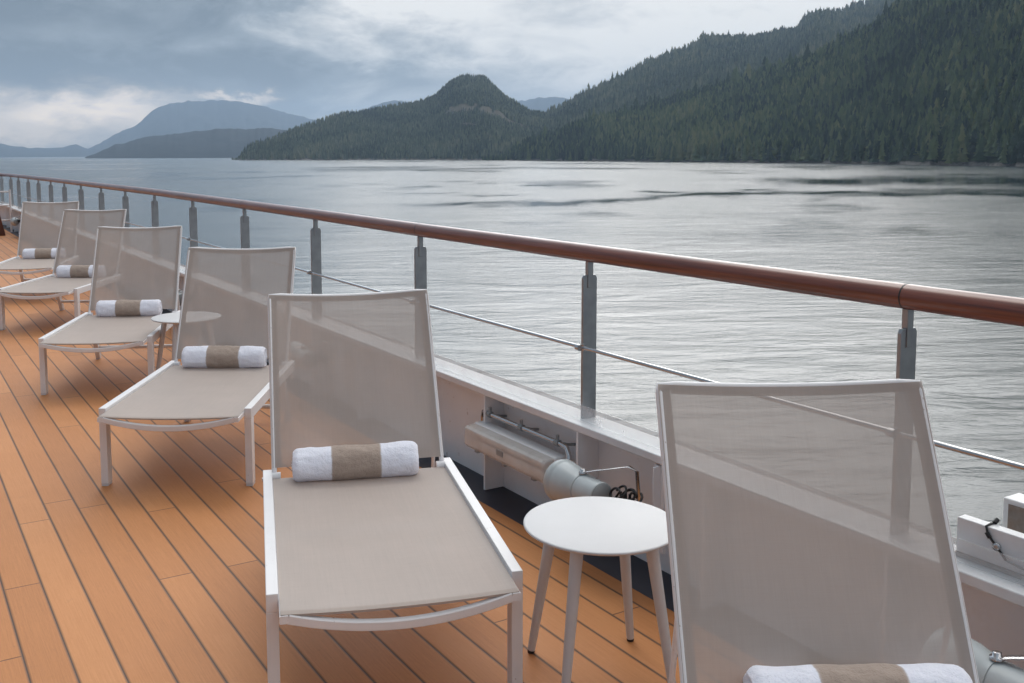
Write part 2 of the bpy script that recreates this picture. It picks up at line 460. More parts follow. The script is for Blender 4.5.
    m.add(vs, fs, 0, True); m.build('hem', M['hem'], sl)
    # props that hold the back up
    for sd in (-1, 1):
        m = MB(); m.tube([(sd * (xs(.3) - .006), .22, -.010), (sd * (xs(.1) - .004), -.02, -.22)], .007, 8); m.build('prop', M['white'], back)
    return root

POSE = [  # x, y, turn, recline, label
    (1.150, .415, .505, 63.0, 'nearest white sun lounger at bottom right, only its raised taupe mesh back in view'),
    (1.133, 2.294, .324, 61.8, 'large white sun lounger at the centre with its whole taupe seat in view'),
    (1.0925, 4.457, .549, 62.6, 'white sun lounger standing just behind the central one, both its front legs in view'),
    (1.1176, 6.498, .433, 62.2, 'white sun lounger beside the far round table, third from the far row end'),
    (1.119, 9.165, .556, 63.3, 'second farthest white sun lounger, its left front leg cut by the photo edge'),
    (1.229, 11.158, .367, 62.8, 'farthest white sun lounger of the row, near the end of the railing'),
]
TOWEL = ['rolled white and taupe towel cropped at the bottom edge, on the nearest lounger',
         'rolled white towel with taupe band on the big central lounger seat',
         'rolled white and taupe towel on the lounger just behind the central one',
         'rolled white and taupe towel on the lounger beside the far round table',
         'rolled white and taupe towel on the second farthest lounger, partly hidden by the next backrest',
         'rolled white and taupe towel on the farthest lounger of the row']
proto = make_lounger()

def make_towel_mesh(seed):
    L, r = .222, .0595; rnd = random.Random(seed)
    m = MB(); n = 64; nxs = 60
    seam = 1.15 + rnd.uniform(-.15, .15)
    rows = []
    for i in range(nxs + 1):
        x = -L + 2 * L * i / nxs
        e = L - abs(x); k = 1.0
        if e < .02: k = 1 - .2 * (1 - e / .02) ** 2
        ring = []
        for j in range(n):
            a = 2 * math.pi * j / n
            da = ((a - seam) % (2 * math.pi)) / (2 * math.pi)
            rr = r * k + .0055 * (1 - da) ** 6 * 1.0 - .0012
            q = Vector((x * 9, math.cos(a) * 1.3, math.sin(a) * 1.3 + seed * 3.7))
            rr += .0048 * mnoise.noise(q) + .0022 * mnoise.noise(q * 2.7) + .0010 * mnoise.noise(q * 6)
            y = rr * math.cos(a); z = rr * math.sin(a)
            y *= 1.03; z = max(z, -r * .90)
            ring.append((x + .004 * mnoise.noise(Vector((a * 1.5, seed, 3.))) * (abs(x) / L) ** 4, y, z + r * .90))
        rows.append(ring)
    vs = [p for g in rows for p in g]; fs = []
    for i in range(nxs):
        for j in range(n):
            j2 = (j + 1) % n; fs.append((i * n + j, i * n + j2, (i + 1) * n + j2, (i + 1) * n + j))
    m.add(vs, fs, 0, True)
    for side, ring in ((-1, rows[0]), (1, rows[-1])):              # rolled ends: a spiral groove
        rr = 9; vs = []; fs = []
        for k in range(rr + 1):
            for j in range(n):
                a = j / n; f = 1 - k / (rr + .4)
                turn = (f * 4.2 + a * side) % 1.0
                dep = .0055 * (0.5 + .5 * math.cos(2 * math.pi * turn)) * (1 if k else 0)
                x, y, z = ring[j]
                vs.append((x - side * (dep - .006 * (1 - f)), y * f, (z - r * .9) * f + r * .9))
        for k in range(rr):
            for j in range(n):
                j2 = (j + 1) % n; fs.append((k * n + j, k * n + j2, (k + 1) * n + j2, (k + 1) * n + j))
        fs.append(tuple(range(rr * n, rr * n + n)))
        m.add(vs, fs, 0, True)
    return m
for i, (x, y, th, rec, lab) in enumerate(POSE):
    o = proto if i == 0 else copy_tree(proto)
    o.location = (x, y, 0); o.rotation_euler = (0, 0, -th)
    tag(o, lab, 'sun lounger', 'white sun loungers in a row along the railing')
    child(o, 'backrest').rotation_euler = (R(rec), 0, 0)
    t = make_towel_mesh(i + 1).build('rolled_towel', M['towel'])
    u, v = [(.036, .972), (-.018, .955), (-.022, .957), (-.012, .955), (-.01, .955), (-.01, .955)][i]
    c, s = math.cos(th), math.sin(th)
    t.location = (x + u * c + v * s, y - u * s + v * c, .3405); t.rotation_euler = (0, 0, -th + [-.02, -.03, .02, .0, .03, -.02][i])
    tag(t, TOWEL[i], 'towel', 'rolled towels on the lounger seats')

# ------------------------------------------------------------------ side tables
def make_table():
    root = empty('side_table'); r, z = .2206, .449
    m = MB()
    m.lathe([(0, .0), (0, r - .02), (.004, r - .006), (.0085, r), (.0115, r), (.0135, r - .0015), (.0145, r - .005), (.0145, .001)], (0, 0, z - .0145), (0, 0, 1), 72)
    m.build('tabletop', M['table'], root)
    for k in range(4):
        a = R(90 * k); m = MB()
        c, s = math.cos(a), math.sin(a)
        p0 = Vector((.150 * c, .150 * s, z - .0143)); p1 = Vector((.224 * c, .224 * s, .01))
        m.tube([p0, p0.lerp(p1, .5), p1], [.0185, .0155, .0115], 20)
        lg = m.build('leg', M['table'], root)
        m = MB(); m.tube([p1 + Vector((0, 0, -.0002)), (.2257 * c, .2257 * s, 0)], [.0112, .0105], 16); m.build('foot_pad', M['dark'], lg)
    return root
t = make_table(); t.location = (1.718, 2.172, 0); t.rotation_euler.z = R(27)
tag(t, 'round white side table on four splayed legs between the two nearest loungers', 'side table', 'round white side tables')
t2 = copy_tree(t); t2.location = (1.677, 6.456, 0); t2.rotation_euler.z = R(50)
tag(t2, 'small far round white side table half seen through a mesh backrest', 'side table', 'round white side tables')

# ------------------------------------------------------------------ flood lights on the bulwark
def make_flood():
    root = empty('flood_light')                                    # origin on the wall under its mount
    o = Vector((-.13, .21, .285)); d = Vector((.00, -1, .03)).normalized()
    m = MB(); m.lathe([(-.012, .066), (-.012, .076), (0, .080), (.018, .080), (.022, .076), (.030, .0765), (.07, .072), (.105, .062), (.125, .0575), (.132, .0575)], o, d, 40)
    b = m.build('bell', M['grey_paint'], root)
    m = MB(); m.lathe([(-.0165, .005), (-.0165, .050), (-.0125, .064)], o, d, 32); m.build('lens', M['cream_housing'], root)
    m = MB(); m.lathe([(.1325, .055), (.15, .057), (.225, .052), (.232, .053), (.238, .050)], o, d, 36); m.build('housing', M['grey_paint'], root)
    m = MB(); m.lathe([(.2385, .047), (.2425, .045), (.243, .01)], o, d, 36); m.build('end_cap', M['grey_dark'], root)
    # strap bracket from the bell to the wall plate
    a = o + d * .13 + Vector((.0, 0, .062)); 
    m = MB(); path = [a, a + Vector((.012, -.03, .012)), a + Vector((.075, -.165, .055)), a + Vector((.095, -.185, .04)), a + Vector((.105, -.19, -.09))]
    m.tube(path, [(.0028, .013)] * 5, 8, up=(0, 0, 1))
    m.build('bracket', M['steel_tube'], root, bevel=0)
    m = MB(); m.lathe([(0, .016), (.006, .016), (.006, .010), (.016, .010), (.017, .006)], a + Vector((0, 0, -.002)), (0, .05, 1), 14); m.build('bolt', M['steel_tube'], root)
    m = MB(); m.box(.0, .012, -.205, -.155, .12, .425); m.box(-.03, .012, -.186, -.180, .12, .425); m.build('mount', M['white_wall'], root)
    m = MB()
    rr = random.Random(5)
    for q in range(5):                                             # bundle of black cable
        c = a + Vector((.04 + rr.uniform(-.02, .02), -.165 - .03 * (q % 3), -.025 - rr.uniform(0, .015)))
        pts = []
        for k in range(18):
            t = k / 17 * 2 * math.pi * .95
            pts.append(c + Vector((.016 * math.sin(t * 1.3 + q), (.03 + .006 * q) * math.cos(t + q), .022 * math.sin(t + q * .8))))
        m.tube(pts, .0042, 8)
    m.tube([a + Vector((.04, -.16, -.03)), a + Vector((.035, -.14, -.06)), a + Vector((.03, -.11, -.09)), a + Vector((.0, -.105, -.06))], .0042, 8)
    m.tube([a + Vector((.05, -.2, -.03)), a + Vector((.06, -.205, -.09)), a + Vector((.1, -.19, -.16)), a + Vector((.115, -.16, -.27))], .004, 8)
    m.build('cable', M['dark'], root)
    return root
fl = make_flood()
spots = [(2.715, 'pale grey flood light behind the near round table'),
         (1.165, 'grey flood light at the bottom right corner beside the nearest lounger'),
         (5.47, 'grey flood light seen only through the central lounger mesh back'),
         (8.35, 'grey flood light behind the lounger backs near the far round table'),
         (19.9, 'tiny far grey flood light at the left end of the deck')]
for i, (y, lab) in enumerate(spots):
    o = fl if i == 0 else copy_tree(fl)
    o.location = (2.2575, y, 0); tag(o, lab, 'flood light', 'flood lights along the bulwark')

# fluorescent fitting under the sill
fx = tag(empty('tube_light', (2.24, 3.42, .25)), 'long yellowed fluorescent fitting with clamped conduit mounted on the white bulwark', 'light fitting')
def put(m, name, mats, parent, **k):
    o = m.build(name, mats, parent, **k); return o
m = MB(); m.box(-.012, .055, -.315, .315, -.045, .055); hs = put(m, 'housing', M['cream_housing'], fx, bevel=.012, seg=3)
m = MB()                                                           # rounded diffuser cover towards the deck
prof = [(-.0125, .052), (-.056, .050), (-.067, .042), (-.070, -.028), (-.058, -.044), (-.0125, -.050)]
n = len(prof)
for y in (-.305, -.295, .295, .305):
    k = 1 if abs(y) < .3 else .86
    m.v += [(x if i in (0, n - 1) else -.0125 + (x + .0125) * k, y, z * k) for i, (x, z) in enumerate(prof)]
for j in range(3):
    for i in range(n - 1): a = j * n + i; m.f.append((a, a + 1, a + n + 1, a + n)); m.m.append(0); m.s.append(False)
m.f += [tuple(range(n)), tuple(range(3 * n, 4 * n))]; m.m += [0, 0]; m.s += [False, False]
gm, nt, p = mat('yellowed_clear_plastic')
co = obj_co(nt); c = nt.ramp(nt.noise(co, 9, 4, .6), [(.3, (.74, .70, .65)), (.65, (.88, .86, .83))])
nt.put(p.inputs['Base Color'], c); p.inputs['Roughness'].default_value = .22; p.inputs['Alpha'].default_value = .55
df = put(m, 'diffuser', gm, fx, bevel=.003)
for z in (.018, -.02):
    m = MB(); m.tube([(-.034, -.28, z), (-.034, .28, z)], .012, 12)
    for y in (-.275, .275): m.tube([(-.034, y - .012, z), (-.034, y + .012, z)], .0126, 12)
    put(m, 'tube', M['cream_housing'], df)
m = MB(); m.box(-.0145, -.0125, -.30, .30, -.04, .045); put(m, 'reflector', M['cream_housing'], df)
m = MB(); m.box(-.0705, -.066, -.02, .03, -.012, .012); put(m, 'clip', M['grey_dark'], df)
for y in (-.22, .0, .22):
    m = MB(); m.box(-.056, -.036, y - .012, y + .012, -.055, -.045); put(m, 'latch', M['grey_dark'], fx, bevel=.001)
m = MB(); m.tube([(.055, .34, .02), (.052, .335, .065), (.04, .31, .095), (.03, .26, .1), (.03, 0, .1), (.03, -.29, .1), (.028, -.335, .095), (.02, -.36, .07), (.01, -.37, .01), (.0, -.375, -.03)], .0105, 12)
put(m, 'conduit', M['steel_tube'], fx)
for y in (.24, -.01, -.27):
    m = MB(); m.tube([(.03, y - .012, .1), (.03, y + .012, .1)], .0145, 12); m.tube([(.03, y, .108), (.03, y, .132)], .007, 8)
    m.tube([(.03, y, .1), (.08, y, .085), (.116, y, .08)], .006, 8)
    put(m, 'clamp', M['grey_dark'], fx)

# channel box on the sill at the right
bx = tag(empty('channel_box', (2.36, 1.2, .464)), 'white steel channel box with rusty inside standing on the sill at right', 'steel box')
m = MB(); m.box(-.03, .004, -1.1, .285, .0125, .103); put(m, 'inner_plate', M['sill'], bx, bevel=.003)
m = MB(); m.box(.085, .155, -1.1, .235, .0125, .148); put(m, 'outer_plate', M['sill'], bx, bevel=.004)
m = MB(); m.box(-.035, .16, -1.1, .287, .001, .012); m.box(.0045, .0845, .10, .108, .0125, .085); put(m, 'channel_floor', M['rust'], bx)
m = MB(); m.box(.0835, .0845, -1.1, .22, .0125, .135); put(m, 'rusty_face', M['rust'], bx)
for y0 in (.20, .02):
    m = MB(); m.tube([(-.034, y0 - .05, .035), (-.034, y0 + .0, .085), (-.0325, y0 + .006, .104), (-.013, y0 + .006, .1062), (.003, y0 + .006, .104), (.007, y0 - .01, .07)], .003, 8)
    m.tube([(-.0345, y0 - .006, .078), (-.036, y0 + .002, .09)], .0055, 8); m.tube([(.0, y0 + .005, .106), (.012, y0 + .004, .113)], .006, 8)
    put(m, 'cable_tie', M['dark'], bx)
m = MB(); m.tube([(-.0335, .155, .036), (-.034, .10, .028), (-.034, .02, .026), (-.034, -.4, .028)], .003, 8); put(m, 'cable', M['grey_dark'], bx)
m = MB(); m.lathe([(0, .009), (.009, .009), (.0095, .004)], (-.0305, .175, .062), (-1, 0, 0), 12); put(m, 'bolt', M['steel_tube'], bx)

# far left end: a small white gate and a dark wooden post
gt = tag(empty('gate', (2.0, 21.4, 0)), 'small white tube gate at the far left end of the deck', 'gate')
m = MB(); m.tube([(.2, 0, 0), (.2, 0, .84)], .018, 10); put(m, 'gate_post', M['white'], gt)
for z in (.24, .53, .80):
    m = MB(); m.tube([(-1.6, 0, z), (.18, 0, z)], .014, 10); put(m, 'bar', M['white'], gt)
m = MB(); m.tube([(-1.6, 0, 0), (-1.6, 0, .84)], .018, 10); put(m, 'gate_post', M['white'], gt)
wp = MB(); wp.hexa([(-.06, -.03, 0), (.06, -.03, 0), (.06, .03, 0), (-.06, .03, 0)], [(-.24, -.03, .95), (-.14, -.03, .95), (-.14, .03, .95), (-.24, .03, .95)])
o = wp.build('wooden_post', M['brown'], bevel=.006); o.location = (1.95, 20.6, 0); tag(o, 'dark brown leaning wooden post at the far left edge', 'post')

# ------------------------------------------------------------------ land
def az_dir(a): return np.sin(np.radians(a)), np.cos(np.radians(a))
def hashn(ix, iy, seed):
    h = (ix.astype(np.int64) * 374761393 + iy.astype(np.int64) * 668265263 + seed * 974711) & 0x7fffffff
    h = ((h ^ (h >> 13)) * 1274126177) & 0x7fffffff
    return ((h ^ (h >> 16)) & 0xffff) / 65535.0
def vnoise(x, y, seed=0):
    ix, iy = np.floor(x), np.floor(y); fx, fy = x - ix, y - iy
    fx = fx * fx * (3 - 2 * fx); fy = fy * fy * (3 - 2 * fy)
    a = hashn(ix, iy, seed); b = hashn(ix + 1, iy, seed); c = hashn(ix, iy + 1, seed); d = hashn(ix + 1, iy + 1, seed)
    return (a * (1 - fx) + b * fx) * (1 - fy) + (c * (1 - fx) + d * fx) * fy
def fbm(x, y, seed=0, oct=4):
    s = 0; amp = .5
    for k in range(oct): s = s + amp * vnoise(x * 2 ** k, y * 2 ** k, seed + k); amp *= .5
    return s

class Ridge:
    def __init__(self, sky, shore, dist, tree=0, seed=1, power=.85, rough=.05, back=900.):
        self.sky = np.array(sky); self.shore = np.array(shore); self.dist = np.array(dist)
        self.tree = tree; self.seed = seed; self.power = power; self.rough = rough; self.back = back
    def ridge(self, a):
        d = np.interp(a, self.dist[:, 0], self.dist[:, 1]); e = np.interp(a, self.sky[:, 0], self.sky[:, 1])
        return d, EYE + d * np.tan(np.radians(e)) - self.tree
    def at(self, a, t):
        """a: azimuth, t: 0 at the shore, 1 at the ridge, beyond 1 the far side"""
        ds = np.interp(a, self.shore[:, 0], self.shore[:, 1]); dr, zr = self.ridge(a)
        ds = ds + (fbm(a * 2.3, a * 0 + 3.3, self.seed + 5) - .47) * 110 * (self.tree > 0)
        if not self.tree: zr = zr + dr * np.radians((fbm(a * 2.6, a * 0, self.seed + 2, 5) - .47) * .17)
        dr = np.maximum(dr, ds + 60)
        d = np.where(t <= 1, ds + (dr - ds) * t, dr + self.back * (t - 1))
        h = np.maximum(zr - WATER_Z, 2.)
        up = np.clip(t, 0, 1) ** self.power
        nz = (fbm(a * .9, t * 5, self.seed) - .47) * 2 * self.rough * np.sin(np.pi * np.clip(t, 0, 1))
        z = WATER_Z + h * np.where(t <= 1, up + nz, np.maximum(0, 1 - (t - 1) * 1.1))
        z = np.where(t < 0, WATER_Z - .8, z)
        sx, sy = az_dir(a)
        return d * sx, d * sy, z
    def mesh(self, name, a0, a1, na, material, nt=40, hole=None):
        A = np.linspace(a0, a1, na); T = np.concatenate([[-.03], np.linspace(0, 1, nt), np.linspace(1.12, 1.9, 8)])
        AA, TT = np.meshgrid(A, T); x, y, z = self.at(AA, TT)
        co = np.stack([x, y, z], -1).reshape(-1, 3)
        k = len(T); i, j = np.meshgrid(np.arange(k - 1), np.arange(na - 1), indexing='ij'); b = (i * na + j).ravel()
        f = np.stack([b, b + 1, b + na + 1, b + na], 1)
        bare = hole(AA, TT).astype(float).ravel() if hole else np.zeros(AA.size)
        return np_mesh(name, co, f, material, smooth=True, col=bare)
def np_mesh(name, co, f, materials, smooth=False, mi=None, col=None):
    me = bpy.data.meshes.new(name); n = f.shape[1]
    me.vertices.add(len(co)); me.vertices.foreach_set('co', co.astype(np.float32).ravel())
    me.loops.add(f.size); me.loops.foreach_set('vertex_index', f.astype(np.int32).ravel())
    me.polygons.add(len(f)); me.polygons.foreach_set('loop_start', np.arange(0, f.size, n, dtype=np.int32))
    me.polygons.foreach_set('loop_total', np.full(len(f), n, dtype=np.int32))
    for m in (materials if isinstance(materials, (list, tuple)) else [materials]): me.materials.append(m)
    if mi is not None: me.polygons.foreach_set('material_index', mi.astype(np.int32))
    me.polygons.foreach_set('use_smooth', np.full(len(f), smooth))
    me.update(calc_edges=True); me.validate()
    if col is not None:
        at = me.attributes.new('tint', 'FLOAT', 'POINT'); at.data.foreach_set('value', col.astype(np.float32))
    o = bpy.data.objects.new(name, me); COL.objects.link(o)
    return o

def ground_mat(name, c1, c2, bare=None, shore=True):
    m, nt, p = mat(name); co = world_co(nt)
    f = nt.noise(co, .012, 6, .65); c = nt.ramp(f, [(.35, c1), (.65, c2)])
    if shore:
        sep = nt.node('ShaderNodeSeparateXYZ'); nt.put(sep.inputs[0], co)
        h = nt.math('ADD', nt.math('SUBTRACT', sep.outputs[2], WATER_Z), nt.math('MULTIPLY', nt.noise(co, .03, 4), -7))
        k = nt.ramp(nt.math('DIVIDE', h, 10), [(.05, 1.), (.25, 0.)])
        rc = nt.ramp(nt.noise(co, .2, 5, .7), [(.3, (.06, .055, .05)), (.7, (.26, .245, .225))])
        c = nt.mix(k, c, rc)
    bare = nt.node('ShaderNodeAttribute', attribute_name='tint').outputs['Fac']
    c = nt.mix(bare, c, nt.ramp(nt.noise(co, .05, 5, .7), [(.3, (.07, .068, .05)), (.7, (.115, .105, .085))]))
    nt.put(p.inputs['Base Color'], c); p.inputs['Roughness'].default_value = .95; p.inputs['Specular IOR Level'].default_value = .1
    return m
g_dark = ground_mat('forest_floor', (.020, .030, .016), (.040, .050, .026))
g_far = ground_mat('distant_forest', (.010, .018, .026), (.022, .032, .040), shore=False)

skyA = [(31.25, -.2), (32.4, .25), (34.06, .93), (36.56, 1.77), (39.87, 2.58), (42.3, 3.33), (45.42, 4.09), (46.84, 4.49), (48.81, 4.97), (50.32, 5.66), (51.84, 6.47), (52.75, 6.99), (53.64, 7.9), (56.48, 9.67), (59.27, 10.83), (64.35, 12.45), (72.95, 12.24), (95, 10), (130, 8)]
skyB = [(28, 0), (31.25, .26), (32.12, .82), (33.26, 1.5), (34.4, 2.06), (35.25, 2.51), (35.74, 2.76), (37.23, 3.62), (37.9, 3.83), (39.51, 4.64), (40.62, 5.23), (43.01, 6.05), (43.82, 6.51), (46.32, 6.54), (47.88, 6.85), (48.65, 6.82), (48.95, 7.33), (49.85, 7.65), (51.11, 7.64), (51.35, 7.88), (53.48, 8.31), (56.52, 8.7), (62.54, 9.11), (73.18, 8.69)]
skyC = [(17.24, -.29), (18.22, .65), (19.32, 1.01), (21.27, 1.74), (23.64, 2.48), (25.84, 2.76), (27.84, 3.1), (28.75, 3.47), (29.3, 4.02), (29.67, 4.26), (30.2, 4.52), (30.61, 4.58), (31.3, 4.52), (31.72, 4.36), (32.06, 3.95), (32.8, 3.26), (34.11, 2.54), (34.97, 2.4), (35.76, 2.39), (36.96, 2.16), (39.22, 1.36), (41.46, .22)]
shoreAll = [(10, 3900), (17.2, 3680), (25, 3350), (33, 2950), (46, 2090), (60, 1450), (75, 1250), (130, 1200)]
off = lambda lst, k: [(a, d + k) for a, d in lst]
HA = Ridge(skyA, shoreAll, [(31, 3100), (36, 2950), (46, 2900), (54, 2550), (60, 2350), (75, 2200), (130, 2200)], tree=22, seed=3, power=.9, rough=.05)
HB = Ridge(skyB, off(shoreAll, 90), [(28, 3500), (36, 4200), (44, 4700), (54, 5000), (73, 5000)], tree=22, seed=9, power=.95, rough=.04)
HC = Ridge(skyC, off(shoreAll, 40), [(17.2, 3760), (20, 4050), (26, 4350), (31, 4400), (36, 4200), (41.5, 3800)], tree=14, seed=15, power=.9, rough=.06)
def holeB(a, t): return (np.abs(a - 52.1) < .9) & (np.abs(t - .93) < .025) | (np.abs(a - 49.6) < .35) & (np.abs(t - .84) < .02)
def holeC(a, t):
    e = fbm(a * 3, t * 30, 77, 3) - .47
    return (np.abs(a - 31.6 + e * 1.5) < 2.4) & (np.abs(t - .50 + e * .14) < .035) | (np.abs(a - 30.6 + e) < .5) & (np.abs(t - .30) < .02)
tag(HA.mesh('hill', 31.3, 120, 240, g_dark), 'near forested hill on the right', kind='structure')
tag(HB.mesh('hill', 28.2, 73, 220, g_dark, 60, holeB), 'middle forested hill', kind='structure')
tag(HC.mesh('hill', 17.25, 41.4, 260, g_dark, 80, holeC), 'forested headland with a rounded knoll', kind='structure')

FD = Ridge([(8.4, -.03), (9.97, .41), (11.26, 1.21), (12.3, 1.65), (13.1, 2.41), (14.05, 2.86), (15.2, 2.98), (16.4, 3.02), (17.46, 2.98), (18.97, 2.75), (20.66, 2.25), (22.71, 1.8), (27, 1.2)], [(0, 17000), (40, 17000)], [(0, 21000), (40, 21000)], seed=21, power=1.0, rough=.12, back=4000)
FE = Ridge([(9.6, -.05), (11.03, .52), (12.1, .86), (13.26, 1.11), (14.52, 1.23), (16.61, 1.45), (19.55, 1.52), (20.43, 1.35), (22.71, .96), (25.53, .27), (28, .1)], [(0, 7200), (40, 6800)], [(0, 8600), (40, 8200)], seed=27, power=.8, rough=.06, back=2500)
FF = Ridge([(-60, 1.2), (-45, 2.), (-30, .9), (-20, 1.5), (-12, .9), (-6.87, .76), (-1.11, .41), (2.78, .76), (4.2, .70), (5.52, .62), (6.88, .41), (8.34, .46), (9.28, .57), (9.87, .36), (10.86, .03)], [(-60, 14000), (40, 19000)], [(-60, 17000), (40, 22000)], seed=33, power=.8, rough=.03, back=3000)
FG = Ridge([(22, 1.), (23.85, 1.97), (25.11, 2.76), (26.42, 3.1), (27.83, 2.87), (30.69, 2.42), (34.11, 3.14), (35.53, 3.24), (36.95, 3.0), (39.21, 2.2), (44, 1.5)], [(0, 16000), (60, 16000)], [(0, 19000), (60, 19000)], seed=39, power=1., rough=.05, back=3000)
for h, a0, a1, lab in ((FD, 8.4, 27, 'blue mountain'), (FE, 9.6, 28, 'dark blue ridge'), (FF, -60, 10.8, 'low far hills'), (FG, 22, 44, 'far blue peak')):
    tag(h.mesh('mountain', a0, a1, 220, g_far, 24), lab, kind='structure')

# conifers: many small ragged cones of needle boughs, merged per hillside
def conifer(tiers, segs, seed):
    r = np.random.default_rng(seed); vs = []; fs = []
    lean = r.normal(0, .02, 2); slim = r.uniform(.8, 1.1)
    for k in range(tiers):
        t0 = .06 + .86 * k / tiers; t1 = min(1., t0 + 1.75 / tiers * .94)
        rad = .235 * slim * (1 - t0) ** .8 + .012
        b = len(vs); ph = r.uniform(0, 6.3)
        cx, cy = lean * t1
        vs.append((cx, cy, t1))
        for s in range(segs):
            a = ph + 2 * math.pi * s / segs + r.normal(0, .15); q = rad * r.uniform(.45, 1.2)
            vs.append((lean[0] * t0 + q * math.cos(a), lean[1] * t0 + q * math.sin(a), t0 - r.uniform(0, .05)))
        for s in range(segs): fs.append((b, b + 1 + s, b + 1 + (s + 1) % segs))
    return np.array(vs), np.array(fs)
def needles(name, stops):
    m, nt, p = mat(name)
    at = nt.node('ShaderNodeAttribute', attribute_name='tint')
    c = nt.ramp(at.outputs['Fac'], stops)
    nt.put(p.inputs['Base Color'], c); p.inputs['Roughness'].default_value = .9; p.inputs['Specular IOR Level'].default_value = .12
    return m
def forest(name, label, H, a0, a1, n, hmin, hmax, tiers, segs, material, seed, t0=.0, t1=1.03, hole=None, snags=0):
    r = np.random.default_rng(seed)
    a = r.uniform(a0, a1, n * 3); t = r.uniform(t0, t1, n * 3)
    ds = np.interp(a, H.shore[:, 0], H.shore[:, 1]); dr, zr = H.ridge(a)
    keep = r.uniform(0, 1, n * 3) < (dr - ds) * (ds + (dr - ds) * t) / ((dr - ds) * dr).max()
    if hole is not None: keep &= ~hole(a, t)
    a, t = a[keep][:n], t[keep][:n]
    x, y, z = H.at(a, t); n = len(a)
    stand = fbm(x / 160, y / 160, seed, 3)                       # stands of taller and lower, lighter and darker trees
    hgt = (hmin + (hmax - hmin) * r.beta(2, 2.6, n)) * (.65 + .75 * stand)
    tall = (r.uniform(0, 1, n) < .05) & (t > .90); hgt = np.where(tall, hgt * r.uniform(1.1, 1.15 + (hmax - 26) * .045, n), hgt)
    hgt *= np.clip((zr[keep][:n] - WATER_Z) / 30, .5, 1)
    tint = np.clip(stand * 1.1 - .05 + r.normal(0, .22, n), 0, 1)
    V, F, Tn = [], [], []; base = 0
    nv = 10; pick = r.integers(0, nv, n)
    for k in range(nv):
        v, f = conifer(tiers, segs, seed * 50 + k); idx = np.where(pick == k)[0]
        rot = r.uniform(0, 6.3, len(idx)); c, s = np.cos(rot)[:, None], np.sin(rot)[:, None]; h = hgt[idx][:, None]; wd = r.uniform(.8, 1.35, len(idx))[:, None]
        px = (v[:, 0] * c - v[:, 1] * s) * h * wd + x[idx][:, None]; py = (v[:, 0] * s + v[:, 1] * c) * h * wd + y[idx][:, None]; pz = v[:, 2] * h + z[idx][:, None] - .5
        V.append(np.stack([px, py, pz], -1).reshape(-1, 3))
        F.append((f[None] + (np.arange(len(idx)) * len(v))[:, None, None] + base).reshape(-1, 3)); base += len(idx) * len(v)
        Tn.append(np.repeat(tint[idx], len(v)))
    mi = [np.zeros(len(q), int) for q in F]
    if snags:                                                      # bare pale dead stems
        j = r.integers(0, n, snags); hx = x[j] + r.normal(0, 4, snags); hy = y[j] + r.normal(0, 4, snags)
        off = np.array([(-.35, -.35, 0), (.35, -.35, 0), (0, .45, 0), (0, 0, 1.)])
        hh = r.uniform(14, 30, snags)
        vv = np.stack([off[:, 0] + hx[:, None], off[:, 1] + hy[:, None], off[:, 2] * hh[:, None] + z[j][:, None]], -1).reshape(-1, 3)
        ff = (np.array([(0, 1, 3), (1, 2, 3), (2, 0, 3)])[None] + (np.arange(snags) * 4)[:, None, None] + base).reshape(-1, 3)
        V.append(vv); F.append(ff); Tn.append(np.full(len(vv), .5)); mi.append(np.ones(len(ff), int))
    o = np_mesh(name, np.concatenate(V), np.concatenate(F), [material, M['snag']], False, np.concatenate(mi), np.concatenate(Tn))
    tag(o, label, 'forest', kind='stuff'); return o
M['snag'] = simple('dead_wood', (.26, .25, .235), .9)
nB = needles('hazy_conifer_needles', [(.06, (.040, .062, .050)), (.38, (.085, .115, .080)), (.63, (.13, .155, .10)), (.9, (.19, .20, .125))])  # needles lightened: extra haze put into their colour for the farther hills
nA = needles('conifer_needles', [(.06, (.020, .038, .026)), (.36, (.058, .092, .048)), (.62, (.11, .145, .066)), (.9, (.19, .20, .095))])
forest('conifer_forest', 'dense dark green conifer forest covering the near hill at right', HA, 31.4, 75, 22000, 22, 44, 6, 6, nA, 5, t0=.004, snags=260)
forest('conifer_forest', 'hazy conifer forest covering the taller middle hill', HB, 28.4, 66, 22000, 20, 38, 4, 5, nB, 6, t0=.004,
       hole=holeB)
forest('conifer_forest', 'dark conifer forest covering the headland with the rounded knoll', HC, 17.25, 41, 20000, 14, 26, 4, 5, nB, 8, t0=.004, hole=holeC)

